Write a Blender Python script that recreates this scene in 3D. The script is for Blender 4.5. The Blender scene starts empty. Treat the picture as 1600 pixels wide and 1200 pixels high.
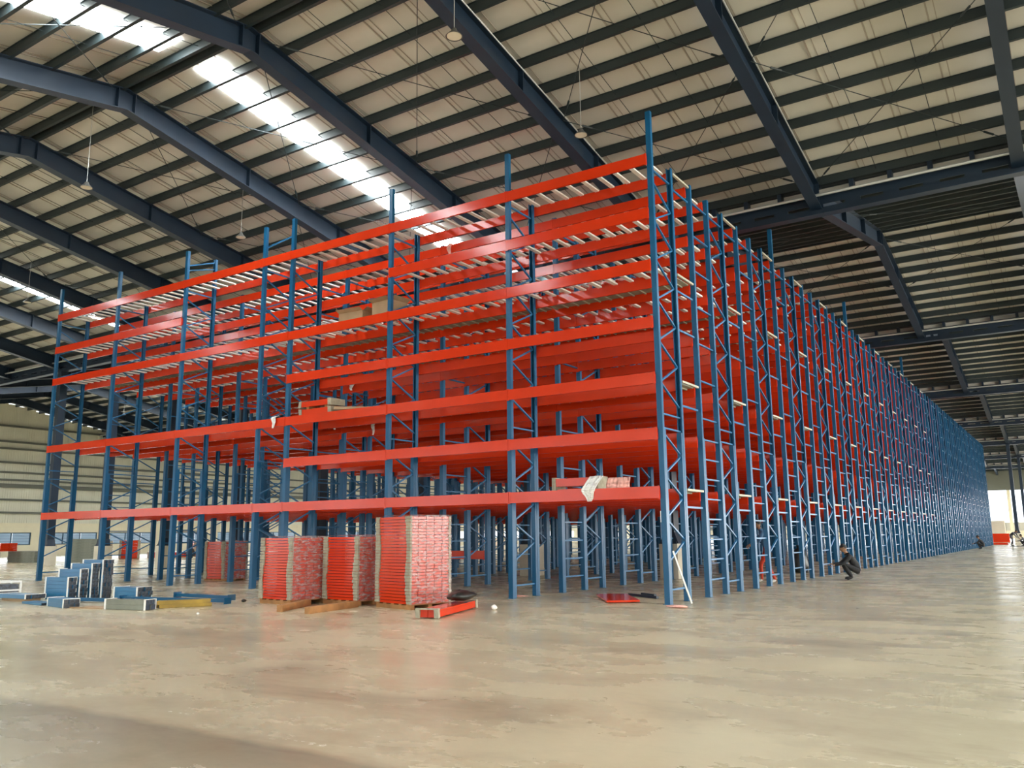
import bpy, math, random
from mathutils import Vector, Matrix
random.seed(7)
S = bpy.context.scene
COL = S.collection
R = math.radians

# ---------------------------------------------------------------- camera
cam_d = bpy.data.cameras.new('camera'); cam = bpy.data.objects.new('camera', cam_d); COL.objects.link(cam)
YAW, PITCH, ROLL = -0.5815, 0.1775, -0.0105
cy, sy, cp, sp = math.cos(YAW), math.sin(YAW), math.cos(PITCH), math.sin(PITCH)
F = Vector((sy*cp, cy*cp, sp)); Rt = Vector((cy, -sy, 0)); U = Rt.cross(F)
Rr = math.cos(ROLL)*Rt + math.sin(ROLL)*U; Ur = -math.sin(ROLL)*Rt + math.cos(ROLL)*U
m = Matrix((Rr, Ur, -F)).transposed().to_4x4(); m.translation = Vector((6.7952, -15.7891, 1.35))
cam.matrix_world = m
cam_d.sensor_width = 36.0; cam_d.lens = 1320.5/1600*36; cam_d.clip_start = 0.05; cam_d.clip_end = 800
S.camera = cam
S.view_settings.view_transform = 'Standard'; S.view_settings.look = 'None'
S.view_settings.gamma = 1.0; S.view_settings.use_curve_mapping = False
S.view_settings.exposure = 0.55
S.cycles.use_denoising = True
S.cycles.max_bounces = 7; S.cycles.diffuse_bounces = 4; S.cycles.glossy_bounces = 3
S.cycles.transmission_bounces = 4; S.cycles.transparent_max_bounces = 8
S.cycles.sample_clamp_indirect = 6.0; S.cycles.caustics_reflective = False; S.cycles.caustics_refractive = False

# ---------------------------------------------------------------- daylight
w = bpy.data.worlds.new('overcast_sky'); S.world = w; w.use_nodes = True
bg = w.node_tree.nodes['Background']; bg.inputs[0].default_value = (0.86, 0.94, 1.0, 1); bg.inputs[1].default_value = 1.7

def area(name, loc, rot, sx, sy_, power, col=(1, 1, 1)):
    l = bpy.data.lights.new(name, 'AREA'); l.shape = 'RECTANGLE'; l.size = sx; l.size_y = sy_; l.energy = power; l.color = col
    o = bpy.data.objects.new(name, l); COL.objects.link(o); o.location = loc; o.rotation_euler = rot
    return o
# daylight through the open loading doors (right wall, back wall) and the far opening
area('daylight_right_doors', (47.6, 50, 3.2), (0, R(90), 0), 6.0, 150, 36000, (1, .97, .9))
area('daylight_back_doors', (-24, -28.2, 3.4), (R(90), 0, 0), 92, 6.2, 1700, (1, .96, .9))
area('daylight_left_windows', (-69.5, 40, 1.6), (0, R(-90), 0), 1.2, 90, 1500, (.9, .96, 1))

area('daylight_far_opening', (-10, 152.8, 4.6), (R(-90), 0, 0), 110, 6.0, 9000, (.93, .97, 1))

# ---------------------------------------------------------------- materials
def mat(name, col, rough=.5, metal=0, noise=0.0, nscale=6.0, spec=.5, coat=0, bump=0, emis=None, es=0):
    m = bpy.data.materials.new(name); m.use_nodes = True; nt = m.node_tree; b = nt.nodes['Principled BSDF']
    b.inputs['Base Color'].default_value = (*col, 1); b.inputs['Roughness'].default_value = rough
    b.inputs['Metallic'].default_value = metal; b.inputs['Specular IOR Level'].default_value = spec
    if coat: b.inputs['Coat Weight'].default_value = coat; b.inputs['Coat Roughness'].default_value = .12
    if noise:
        tc = nt.nodes.new('ShaderNodeTexCoord'); n = nt.nodes.new('ShaderNodeTexNoise'); n.inputs['Scale'].default_value = nscale
        n.inputs['Detail'].default_value = 4
        r = nt.nodes.new('ShaderNodeMapRange'); r.inputs[1].default_value = .3; r.inputs[2].default_value = .7
        r.inputs[3].default_value = 1-noise; r.inputs[4].default_value = 1+noise
        mx = nt.nodes.new('ShaderNodeVectorMath'); mx.operation = 'SCALE'; mx.inputs[0].default_value = col
        nt.links.new(tc.outputs['Object'], n.inputs['Vector']); nt.links.new(n.outputs['Fac'], r.inputs[0])
        nt.links.new(r.outputs[0], mx.inputs['Scale']); nt.links.new(mx.outputs[0], b.inputs['Base Color'])
        if bump:
            bp = nt.nodes.new('ShaderNodeBump'); bp.inputs['Strength'].default_value = bump; bp.inputs['Distance'].default_value = .03
            nt.links.new(n.outputs['Fac'], bp.inputs['Height']); nt.links.new(bp.outputs[0], b.inputs['Normal'])
    if emis: b.inputs['Emission Color'].default_value = (*emis, 1); b.inputs['Emission Strength'].default_value = es
    return m
M = {}
M['orange'] = mat('orange_beam_paint', (.60, .034, .006), .15, noise=.06, nscale=1.5, coat=0, spec=.36)
M['post'] = mat('blue_post_paint', (.005, .085, .195), .36, noise=.08, nscale=3, coat=.05, spec=.32)
M['brace'] = mat('blue_brace_paint', (.016, .125, .28), .34, noise=.08, nscale=3, coat=.05, spec=.28)
M['steel'] = mat('dark_blue_steel_paint', (.010, .024, .046), .45, noise=.15, nscale=.8)
M['purlin'] = mat('purlin_grey_green_paint', (.022, .034, .037), .5, noise=.15, nscale=.6)
M['roof'] = mat('roof_insulation_foil', (.66, .635, .57), .55, noise=.10, nscale=.35, bump=.15)
M['seam'] = mat('roof_seam_rib', (.42, .37, .31), .6)  # darker tone of the lap ribs between roof panels
M['sky'] = mat('translucent_skylight_sheet', (.9, .95, 1), .4, emis=(.9, .97, 1), es=26)
M['galv'] = mat('galvanised_slat', (.84, .82, .75), .45, metal=.0, noise=.1, nscale=4)
M['edge'] = mat('walkway_edge_zinc', (.42, .40, .31), .5, metal=.1)
M['walk'] = mat('walkway_grating', (.30, .30, .22), .6, noise=.15, nscale=8)
M['siding'] = mat('beige_wall_siding', (.74, .73, .60), .6, noise=.06, nscale=.5)
M['girt'] = mat('olive_girt_paint', (.13, .14, .115), .6)
M['plaster'] = mat('cream_plaster', (.80, .74, .55), .8, noise=.05, nscale=1)
M['pedestal'] = mat('pedestal_concrete', (.62, .57, .46), .85, noise=.08, nscale=2)
M['winframe'] = mat('blue_window_frame', (.03, .09, .16), .4)
M['foam'] = mat('grey_packing_foam', (.36, .33, .25), .9, noise=.15, nscale=12, bump=.3)
M['wood'] = mat('rough_timber', (.36, .17, .06), .75, noise=.3, nscale=5, bump=.2)
M['black'] = mat('black_plastic', (.012, .014, .013), .35, noise=.3, nscale=10)
M['card'] = mat('brown_cardboard', (.36, .24, .14), .85, noise=.1, nscale=3)
M['white'] = mat('white_plastic', (.85, .84, .80), .35)
M['paperpink'] = mat('pink_packing_film', (.85, .45, .38), .35, noise=.3, nscale=9)
M['grey'] = mat('grey_steel_bundle', (.20, .21, .17), .5, noise=.2, nscale=4)
M['bluebundle'] = mat('bright_blue_paint', (.008, .135, .29), .35, noise=.08, nscale=2, coat=.3)
M['darkends'] = mat('dark_steel_ends', (.030, .044, .066), .4, noise=.95, nscale=16)
M['yellow'] = mat('mustard_yellow_paint', (.30, .19, .015), .5, noise=.3, nscale=5)
M['lamp'] = mat('lamp_reflector_cream', (.72, .66, .52), .5)
M['lampring'] = mat('lamp_housing_grey', (.12, .12, .11), .5)
M['pipe'] = mat('silver_pipe', (.55, .57, .56), .35, metal=.4)
M['skin'] = mat('skin', (.30, .16, .09), .6)
M['hair'] = mat('black_hair', (.01, .009, .008), .6)
M['darkcloth'] = mat('black_cloth', (.022, .022, .024), .85, noise=.25, nscale=14)
M['redcloth'] = mat('red_cloth', (.52, .05, .02), .8, noise=.2, nscale=14)
M['bluecloth'] = mat('blue_cloth', (.06, .14, .26), .8, noise=.2, nscale=14)
M['greycloth'] = mat('grey_cloth', (.10, .10, .11), .85, noise=.2, nscale=14)

def floor_material():
    m = bpy.data.materials.new('polished_concrete'); m.use_nodes = True; nt = m.node_tree; N = nt.nodes; L = nt.links; b = N['Principled BSDF']; b.inputs['Specular IOR Level'].default_value = .32
    tc = N.new('ShaderNodeTexCoord')
    def noise(scale, det, sx=1, sy=1, rot=0, dist=0):
        mp = N.new('ShaderNodeMapping'); mp.inputs['Scale'].default_value = (sx, sy, 1); mp.inputs['Rotation'].default_value = (0, 0, rot)
        n = N.new('ShaderNodeTexNoise'); n.inputs['Scale'].default_value = scale; n.inputs['Detail'].default_value = det
        n.inputs['Roughness'].default_value = .62; n.inputs['Distortion'].default_value = dist
        L.new(tc.outputs['Object'], mp.inputs[0]); L.new(mp.outputs[0], n.inputs['Vector']); return n
    big = noise(.16, 7, 1, 1, .3, .25); mid = noise(.9, 7, .6, 1.1, .58, .15); fine = noise(9, 6, .7, 1.1, .58)
    cr = N.new('ShaderNodeValToRGB'); cr.color_ramp.elements[0].position = .30; cr.color_ramp.elements[0].color = (.36, .31, .20, 1)
    cr.color_ramp.elements[1].position = .72; cr.color_ramp.elements[1].color = (.62, .545, .385, 1)
    e = cr.color_ramp.elements.new(.5); e.color = (.50, .43, .29, 1)
    a1 = N.new('ShaderNodeMath'); a1.operation = 'MULTIPLY_ADD'; a1.inputs[1].default_value = .55
    L.new(big.outputs['Fac'], a1.inputs[0])
    a2 = N.new('ShaderNodeMath'); a2.operation = 'MULTIPLY_ADD'; a2.inputs[1].default_value = .30; L.new(mid.outputs['Fac'], a2.inputs[0])
    a3 = N.new('ShaderNodeMath'); a3.operation = 'MULTIPLY'; a3.inputs[1].default_value = .15; L.new(fine.outputs['Fac'], a3.inputs[0])
    L.new(a3.outputs[0], a2.inputs[2]); L.new(a2.outputs[0], a1.inputs[2]); L.new(a1.outputs[0], cr.inputs[0])
    # brown stain patches of their own shape, and a damp darker strip along a slab joint (y ~ -11.7, near the camera)
    st = noise(.5, 9, .6, 1.4, .4, .4); sr = N.new('ShaderNodeMapRange'); sr.inputs[1].default_value = .56; sr.inputs[2].default_value = .68
    sr.inputs[3].default_value = 0; sr.inputs[4].default_value = .5; L.new(st.outputs['Fac'], sr.inputs[0])
    mx = N.new('ShaderNodeMix'); mx.data_type = 'RGBA'; mx.inputs['B'].default_value = (.155, .115, .075, 1)
    L.new(sr.outputs[0], mx.inputs['Factor']); L.new(cr.outputs[0], mx.inputs['A'])
    sep = N.new('ShaderNodeSeparateXYZ'); L.new(tc.outputs['Object'], sep.inputs[0])
    yy = N.new('ShaderNodeMath'); yy.operation = 'ADD'; yy.inputs[1].default_value = 11.66; L.new(sep.outputs['Y'], yy.inputs[0])
    wv = N.new('ShaderNodeMath'); wv.operation = 'MULTIPLY_ADD'; wv.inputs[1].default_value = .35; L.new(mid.outputs['Fac'], wv.inputs[0]); L.new(yy.outputs[0], wv.inputs[2])
    rg = N.new('ShaderNodeMapRange'); rg.inputs[1].default_value = .02; rg.inputs[2].default_value = .17; rg.inputs[3].default_value = 1; rg.inputs[4].default_value = 0
    L.new(wv.outputs[0], rg.inputs[0])
    rg2 = N.new('ShaderNodeMapRange'); rg2.inputs[1].default_value = -1.6; rg2.inputs[2].default_value = .1; rg2.inputs[3].default_value = .25; rg2.inputs[4].default_value = 1
    L.new(wv.outputs[0], rg2.inputs[0])
    ml = N.new('ShaderNodeMath'); ml.operation = 'MULTIPLY'; L.new(rg.outputs[0], ml.inputs[0]); L.new(rg2.outputs[0], ml.inputs[1])
    ml2 = N.new('ShaderNodeMath'); ml2.operation = 'MULTIPLY'; ml2.inputs[1].default_value = .55; L.new(ml.outputs[0], ml2.inputs[0])
    mx2 = N.new('ShaderNodeMix'); mx2.data_type = 'RGBA'; mx2.inputs['B'].default_value = (.10, .08, .06, 1)
    L.new(ml2.outputs[0], mx2.inputs['Factor']); L.new(mx.outputs['Result'], mx2.inputs['A']); L.new(mx2.outputs['Result'], b.inputs['Base Color'])
    rr = N.new('ShaderNodeMapRange'); rr.inputs[1].default_value = .3; rr.inputs[2].default_value = .75; rr.inputs[3].default_value = .16; rr.inputs[4].default_value = .40
    L.new(mid.outputs['Fac'], rr.inputs[0]); L.new(rr.outputs[0], b.inputs['Roughness'])
    bp = N.new('ShaderNodeBump'); bp.inputs['Strength'].default_value = .03; bp.inputs['Distance'].default_value = .02
    L.new(mid.outputs['Fac'], bp.inputs['Height']); L.new(bp.outputs[0], b.inputs['Normal'])
    return m
M['floor'] = floor_material()

def film_material():
    m = bpy.data.materials.new('wrinkled_stretch_film'); m.use_nodes = True; nt = m.node_tree; N = nt.nodes; L = nt.links; b = N['Principled BSDF']
    b.inputs['Base Color'].default_value = (.95, .80, .78, 1); b.inputs['Roughness'].default_value = .14
    b.inputs['Coat Weight'].default_value = 1
    tc = N.new('ShaderNodeTexCoord'); v = N.new('ShaderNodeTexNoise'); v.inputs['Scale'].default_value = 14; v.inputs['Detail'].default_value = 3; v.inputs['Distortion'].default_value = 1.5
    L.new(tc.outputs['Object'], v.inputs['Vector'])
    bp = N.new('ShaderNodeBump'); bp.inputs['Strength'].default_value = 1; bp.inputs['Distance'].default_value = .12
    L.new(v.outputs['Fac'], bp.inputs['Height']); L.new(bp.outputs[0], b.inputs['Normal']); L.new(bp.outputs[0], b.inputs['Coat Normal'])
    mp = N.new('ShaderNodeMapping'); mp.inputs['Scale'].default_value = (4, 5, 16); n2 = N.new('ShaderNodeTexNoise'); n2.inputs['Scale'].default_value = 1.6; n2.inputs['Detail'].default_value = 4
    L.new(tc.outputs['Object'], mp.inputs[0]); L.new(mp.outputs[0], n2.inputs['Vector'])
    ar = N.new('ShaderNodeMapRange'); ar.inputs[1].default_value = .35; ar.inputs[2].default_value = .75; ar.inputs[3].default_value = .10; ar.inputs[4].default_value = .55  # pale patches in the opacity paint white glints along the wrinkles
    L.new(n2.outputs['Fac'], ar.inputs[0]); L.new(ar.outputs[0], b.inputs['Alpha'])
    return m
M['film'] = film_material()

def glass_material():
    m = bpy.data.materials.new('window_glass'); m.use_nodes = True; b = m.node_tree.nodes['Principled BSDF']
    b.inputs['Base Color'].default_value = (.16, .33, .50, 1); b.inputs['Roughness'].default_value = .1; b.inputs['Alpha'].default_value = .72
    return m
M['glass'] = glass_material()

# ---------------------------------------------------------------- mesh helpers
class MB:
    def __init__(s): s.v = []; s.f = []; s.mi = []
    def box(s, x0, x1, y0, y1, z0, z1, mi=0):
        n = len(s.v); s.v += [(x0,y0,z0),(x1,y0,z0),(x1,y1,z0),(x0,y1,z0),(x0,y0,z1),(x1,y0,z1),(x1,y1,z1),(x0,y1,z1)]
        s.f += [(n,n+3,n+2,n+1),(n+4,n+5,n+6,n+7),(n,n+1,n+5,n+4),(n+1,n+2,n+6,n+5),(n+2,n+3,n+7,n+6),(n+3,n,n+4,n+7)]; s.mi += [mi]*6
    def bar(s, a, b, w, h, up=(0, 0, 1), mi=0):
        a = Vector(a); b = Vector(b); d = (b-a).normalized(); u = Vector(up)
        if abs(d.dot(u)) > .99: u = Vector((1, 0, 0))
        x = d.cross(u).normalized()*w/2; y = x.cross(d).normalized()*h/2; n = len(s.v)
        for p in (a, b):
            for q in (-x-y, x-y, x+y, -x+y): s.v.append(tuple(p+q))
        s.f += [(n,n+1,n+2,n+3),(n+7,n+6,n+5,n+4),(n,n+4,n+5,n+1),(n+1,n+5,n+6,n+2),(n+2,n+6,n+7,n+3),(n+3,n+7,n+4,n)]; s.mi += [mi]*6
    def tube(s, a, b, r, seg=8, r2=None, mi=0):
        a = Vector(a); b = Vector(b); d = (b-a).normalized(); u = Vector((0, 0, 1)) if abs(d.z) < .95 else Vector((1, 0, 0))
        x = d.cross(u).normalized(); y = d.cross(x); n = len(s.v); r2 = r if r2 is None else r2
        for p, rr in ((a, r), (b, r2)):
            for k in range(seg):
                t = 2*math.pi*k/seg; s.v.append(tuple(p+(x*math.cos(t)+y*math.sin(t))*rr))
        for k in range(seg):
            k2 = (k+1) % seg; s.f.append((n+k, n+k2, n+seg+k2, n+seg+k)); s.mi.append(mi)
        s.f.append(tuple(n+k for k in range(seg-1, -1, -1))); s.f.append(tuple(n+seg+k for k in range(seg))); s.mi += [mi]*2
    def prism(s, prof, axis, t0, t1, mi=0):   # profile polygon (2D) extruded along axis
        def P(p, t): return (t, p[0], p[1]) if axis == 'x' else ((p[0], t, p[1]) if axis == 'y' else (p[0], p[1], t))
        n = len(s.v); k = len(prof)
        s.v += [P(p, t0) for p in prof]+[P(p, t1) for p in prof]
        for i in range(k):
            j = (i+1) % k; s.f.append((n+i, n+j, n+k+j, n+k+i)); s.mi.append(mi)
        s.f.append(tuple(range(n+k-1, n-1, -1))); s.f.append(tuple(range(n+k, n+2*k))); s.mi += [mi]*2
    def lathe(s, prof, c=(0, 0, 0), seg=20, mi=0):
        n = len(s.v); k = len(prof)
        for r, z in prof:
            for i in range(seg):
                t = 2*math.pi*i/seg; s.v.append((c[0]+r*math.cos(t), c[1]+r*math.sin(t), c[2]+z))
        for j in range(k-1):
            for i in range(seg):
                i2 = (i+1) % seg; s.f.append((n+j*seg+i, n+j*seg+i2, n+(j+1)*seg+i2, n+(j+1)*seg+i)); s.mi.append(mi)
    def quad(s, a, b, c, d, mi=0):
        n = len(s.v); s.v += [a, b, c, d]; s.f.append((n, n+1, n+2, n+3)); s.mi.append(mi)
    def mesh(s, name, mats, smooth=False):
        me = bpy.data.meshes.new(name); me.from_pydata(s.v, [], s.f)
        if not isinstance(mats, (list, tuple)): mats = [mats]
        for m_ in mats: me.materials.append(M[m_] if isinstance(m_, str) else m_)
        if len(mats) > 1: me.polygons.foreach_set('material_index', s.mi)
        if smooth: me.polygons.foreach_set('use_smooth', [True]*len(s.f))
        me.update(); return me
def link(name, me, parent=None, loc=(0, 0, 0), rot=(0, 0, 0), kind=None, label=None):
    o = bpy.data.objects.new(name, me); COL.objects.link(o); o.location = loc; o.rotation_euler = rot
    if parent: o.parent = parent
    if kind: o['kind'] = kind
    if label: o['label'] = label
    return o
def thing(name, label, cat, loc=(0, 0, 0), rz=0, group=None):
    o = link(name, None, None, loc, (0, 0, rz)); o.empty_display_size = .2
    o['label'] = label; o['category'] = cat
    if group: o['group'] = group
    return o
def tag(o, label, cat, group=None):
    o['label'] = label; o['category'] = cat
    if group: o['group'] = group
    return o
def jitter_box(mb, x0, x1, y0, y1, z0, z1, j, mi=0):
    n = len(mb.v); mb.box(x0, x1, y0, y1, z0, z1, mi)
    for i in range(n, n+8): mb.v[i] = tuple(c+random.uniform(-j, j) for c in mb.v[i])

# ---------------------------------------------------------------- building dimensions
XL, XR, YB, YF = -70.0, 48.0, -28.6, 153.4
NODES = [(-28.6, 14.02), (-16.0, 11.72), (-3.4, 14.02), (9.2, 11.72)]
y = 9.2; HP = 10.3
while y < YF-1:
    NODES += [(y+HP, 13.52), (y+2*HP, 11.72)]; y += 2*HP
VALLEYS = [n[0] for n in NODES if n[1] < 12]
def roof_z(yv):
    for (a, za), (b, zb) in zip(NODES, NODES[1:]):
        if a <= yv <= b: return za+(zb-za)*(yv-a)/(b-a)
    return 11.72
RX = [6.5-5.19*n for n in range(-8, 15)]          # rafter lines

# ---------------------------------------------------------------- floor
mb = MB(); mb.box(XL-1, XR+1, YB-1, YF+1, -.3, 0); fl = link('floor', mb.mesh('floor', 'floor'), kind='structure')
mb = MB(); mb.box(XL-400, XR+400, YB-400, YF+500, -.5, -.32)
go = link('outside_ground', mb.mesh('outside_ground', 'pedestal'), kind='structure')

# ---------------------------------------------------------------- ceiling
ceiling = link('ceiling', None, kind='structure')
PITCHX = 5.19/4
SKYX = [-11.45+20.76*k for k in range(-2, 3)]
for si, ((y0, z0), (y1, z1)) in enumerate(zip(NODES, NODES[1:])):
    near = si in (1, 2, 3)
    rest = MB()
    nst = int((XR-RX[-1])/PITCHX)+2; x = RX[0]+5.19*0
    xs = []; x = XR
    k0 = math.floor((XR-RX[0])/PITCHX)
    x = RX[0]+k0*PITCHX
    while x > XL-PITCHX: xs.append(x); x -= PITCHX
    for k, xa in enumerate(xs):
        lift = .012*(k % 2)
        single = near and -40 < xa < 12
        t = MB() if single else rest
        xb = xa+PITCHX-.012
        n = len(t.v)
        t.v += [(xa, y0, z0+lift), (xb, y0, z0+lift), (xb, y1, z1+lift), (xa, y1, z1+lift), (xa, y0, z0+lift+.05), (xb, y0, z0+lift+.05), (xb, y1, z1+lift+.05), (xa, y1, z1+lift+.05)]
        t.f += [(n, n+3, n+2, n+1), (n+4, n+5, n+6, n+7), (n, n+1, n+5, n+4), (n+1, n+2, n+6, n+5), (n+2, n+3, n+7, n+6), (n+3, n, n+4, n+7)]; t.mi += [0]*6
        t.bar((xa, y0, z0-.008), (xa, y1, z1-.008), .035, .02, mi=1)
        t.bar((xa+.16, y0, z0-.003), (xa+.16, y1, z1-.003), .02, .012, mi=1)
        if single: link('roof_panel', t.mesh('roof_panel', ['roof', 'seam']), ceiling)
    if rest.v: link('roof_panels', rest.mesh('roof_panels', ['roof', 'seam']), ceiling, kind='stuff')
    # translucent skylight strips running up the slope
    for xs_ in SKYX:
        if z1 > z0: ya, za, yb, zb = y0+1.0, None, y1-.55, None
        else: ya, yb = y0+.55, y1-1.0
        za = roof_z(ya)-.03; zb = roof_z(yb)-.03
        q = MB(); q.bar((xs_, ya, za), (xs_, yb, zb), .92, .02)
        link('skylight_panel', q.mesh('skylight_panel', 'sky'), ceiling)
    # purlins (Z sections along X)
    L = math.hypot(y1-y0, z1-z0); npl = round(L/1.05); sl = (z1-z0)/(y1-y0)
    for k in range(npl+1):
        f = k/npl
        yy = y0+(y1-y0)*f
        if k == 0: yy += .16
        if k == npl: yy -= .16
        zz = roof_z(yy)-.012
        q = MB()
        q.prism([(yy-.035, zz), (yy+.035, zz), (yy+.035, zz-.012), (yy+.006, zz-.012), (yy+.006, zz-.225), (yy+.085, zz-.225), (yy+.085, zz-.24), (yy-.006, zz-.24), (yy-.006, zz-.012), (yy-.035, zz-.012)], 'x', XL, XR)
        link('purlin', q.mesh('purlin', 'purlin'), ceiling)

# rafters: one welded I-beam frame line after another
for ri, xr in enumerate(RX):
    q = MB(); top = -.245
    for (y0, z0), (y1, z1) in zip(NODES, NODES[1:]):
        d0 = .60 if z0 > 12.5 else .66; d1 = .60 if z1 > 12.5 else .66
        n = len(q.v)  # web
        for yy, zz, d in ((y0, z0, d0), (y1, z1, d1)):
            for xx in (xr-.012, xr+.012): q.v += [(xx, yy, zz+top), (xx, yy, zz+top-d)]
        q.f += [(n, n+1, n+5, n+4), (n+2, n+6, n+7, n+3), (n, n+2, n+3, n+1), (n+4, n+5, n+7, n+6), (n, n+4, n+6, n+2), (n+1, n+3, n+7, n+5)]; q.mi += [0]*6
        q.bar((xr, y0, z0+top), (xr, y1, z1+top), .32, .022)
        q.bar((xr, y0, z0+top-d0), (xr, y1, z1+top-d1), .32, .026)
        for f in (.02, .34, .66, .98):
            yy = y0+(y1-y0)*f; zz = z0+(z1-z0)*f+top; d = d0+(d1-d0)*f
            q.box(xr-.155, xr+.155, yy-.012, yy+.012, zz-d, zz)
    link('rafter', q.mesh('rafter', 'steel'), ceiling)

# jack girders in the valleys: chords, slotted web, stub posts and a pipe
for vi, yv in enumerate(VALLEYS):
    if yv < -20 or yv > YF-2: continue
    g = link('jack_girder', None, ceiling)
    q = MB(); q.box(XL, XR, yv-.16, yv+.16, 10.62, 10.66); q.box(XL, XR, yv-.012, yv+.012, 10.66, 10.86); q.box(XL, XR, yv-.012, yv+.012, 10.95, 11.20)
    q.box(XL, XR, yv-.16, yv+.16, 11.20, 11.235)
    x = RX[0]
    link('chord', q.mesh('jack_chord', 'steel'), g)
    q = MB(); x = XL+.5
    while x < XR:
        q.box(x, x+.42, yv-.012, yv+.012, 10.86, 10.95); x += 1.038
    link('web_plates', q.mesh('web_plates', 'steel'), g, kind='stuff')
    q = MB(); x = RX[0]-5.19*14
    while x < XR:
        q.box(x-.06, x+.06, yv-.15, yv+.15, 11.235, 11.49); x += 1.038
    link('stub_posts', q.mesh('stub_posts', 'steel'), g, kind='stuff')
    q = MB(); q.box(XL, XR, yv-.09, yv+.09, 11.49, 11.51); q.box(XL, XR, yv-.09, yv-.08, 11.49, 11.62); q.box(XL, XR, yv+.08, yv+.09, 11.49, 11.62)
    link('gutter', q.mesh('gutter', 'purlin'), g)
    q = MB(); q.box(XL, XR, yv+.155, yv+.16, 11.25, 11.48); link('added_cell_fill', q.mesh('added_cell_fill', 'roof'), g)  # added pale sheet so the dark cells behind the stub posts look lit
    q = MB(); q.tube((XL, yv-.36, 11.12), (XR, yv-.36, 11.12), .045, 8)
    link('sprinkler_pipe', q.mesh('sprinkler_pipe', 'pipe'), g)

# sag rods, wind-brace rods with turnbuckles, and cable trunking beside two rafters
for si, ((y0, z0), (y1, z1)) in enumerate(zip(NODES, NODES[1:])):
    if si not in (1, 2, 4, 5): continue
    q = MB()
    for xr in RX:
        if not -36 < xr < 18: continue
        for dx in (1.75, 3.45): q.tube((xr+dx, y0, z0-.14), (xr+dx, y1, z1-.14), .009, 5)
    link('sag_rods', q.mesh('sag_rods', 'purlin'), ceiling, kind='stuff')
def brace_rod(xa, ya, xb, yb):
    a = Vector((xa, ya, roof_z(ya)-.33)); b = Vector((xb, yb, roof_z(yb)-.33)); q = MB(); q.tube(a, b, .011, 5)
    d = (b-a).normalized()
    for e, s_ in ((a, 1), (b, -1)): q.tube(e+d*s_*.55, e+d*s_*.85, .028, 6)
    link('wind_brace', q.mesh('wind_brace', 'purlin'), ceiling)
for xa in (RX[8], RX[9], RX[10], RX[11], RX[12], RX[7], RX[14]):
    for ya, yb in ((-3.0, 3.0), (3.0, 8.8), (-9.5, -3.8), (14.5, 19.2), (20.0, 25)):
        if xa < -15 and ya > 10: continue
        brace_rod(xa-.1, ya, xa-5.09, yb); brace_rod(xa-.1, yb, xa-5.09, ya)
for xr in (RX[9], RX[10]):
    q = MB()
    for (ya, yb) in ((-3.3, 8.6),):
        q.tube((xr+.17, ya, roof_z(ya)-.27), (xr+.17, yb, roof_z(yb)-.27), .02, 6)
    link('conduit', q.mesh('conduit', 'pipe'), ceiling)

# ---------------------------------------------------------------- building columns
def column(x, yv, lab):
    t = thing('building_column', lab, 'column', (x, yv, 0), group='dark blue steel columns under the valley girders')
    q = MB(); q.box(-.3, .3, -.3, .3, 0, 1.05); link('pedestal', q.mesh('pedestal', 'pedestal'), t)
    q = MB()
    q.box(-.012, .012, -.17, .17, 1.07, 10.62); q.box(-.17, .17, -.2, -.175, 1.07, 10.62); q.box(-.17, .17, .175, .2, 1.07, 10.62)
    q.box(-.17, -.15, -.175, .175, 1.07, 10.62); q.box(.15, .17, -.175, .175, 1.07, 10.62)
    q.prism([(-.3, 1.07), (.3, 1.07), (.18, 1.4), (-.18, 1.4)], 'y', -.21, .21)
    link('shaft', q.mesh('shaft', 'steel'), t)
    q = MB(); q.box(-.29, .29, -.29, .29, 1.05, 1.07); q.tube((-.24, -.24, 1.07), (-.24, -.24, 1.13), .02, 6); q.tube((.24, -.24, 1.07), (.24, -.24, 1.13), .02, 6)
    link('base_plate', q.mesh('base_plate', 'steel'), t)
ordn = ['first','second','third','fourth','fifth','sixth','seventh','eighth','ninth','tenth','eleventh','twelfth','thirteenth','fourteenth','fifteenth','sixteenth','seventeenth','eighteenth','nineteenth','twentieth','twenty-first','twenty-second','twenty-third','twenty-fourth']
for n in range(2, 10):
    x = 6.5-5.13*n
    if x > -23.4: lab = 'dark blue steel column standing inside the racks, %s one leftwards from the rack end' % ordn[n-2]
    else: lab = 'dark blue steel column on pale pedestal left of the racks, %s one out from them' % ordn[n-6]
    column(x, 9.2, lab)
for i, yv in enumerate(VALLEYS[4:10]):
    if yv < 80 or yv > 150: continue
    column(1.31, yv, 'distant steel column beyond the far rack end, %s one going away' % ordn[int(round((yv-91.6)/20.6))])

# ---------------------------------------------------------------- walls
wl = link('wall_left', None, kind='structure')
WINS = []; yy = 12.95
while yy < 140: WINS.append((yy, yy+4.85)); yy += 6.1
q = MB(); T = .25
q.box(XL-T, XL, YB, YF, 0, .98); q.box(XL-T, XL, YB, YF, 2.05, 2.87)
edges = [YB]+[e for p in WINS for e in p]+[YF]
for a, b in zip(edges[0::2], edges[1::2]): q.box(XL-T, XL, a, b, .98, 2.05)
link('plaster_band', q.mesh('plaster_band', 'plaster'), wl)
yy = YB; rest = MB(); k = 0
while yy < YF:
    t = MB() if 8 < yy < 76 else rest
    e = min(yy+.80, YF); zt = min(roof_z(yy), roof_z(e))
    t.box(XL-.06, XL-.02+.012*(k % 2), yy, e-.012, 2.87, zt)
    for r_ in (.2, .4, .6):
        if yy+r_ < e: t.box(XL-.02, XL+.01, yy+r_-.02, yy+r_+.02, 2.87, zt)
    if t is not rest: link('siding_panel', t.mesh('siding_panel', 'siding'), wl)
    yy += .80; k += 1
link('siding_panels', rest.mesh('siding_panels', 'siding'), wl, kind='stuff')
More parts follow.
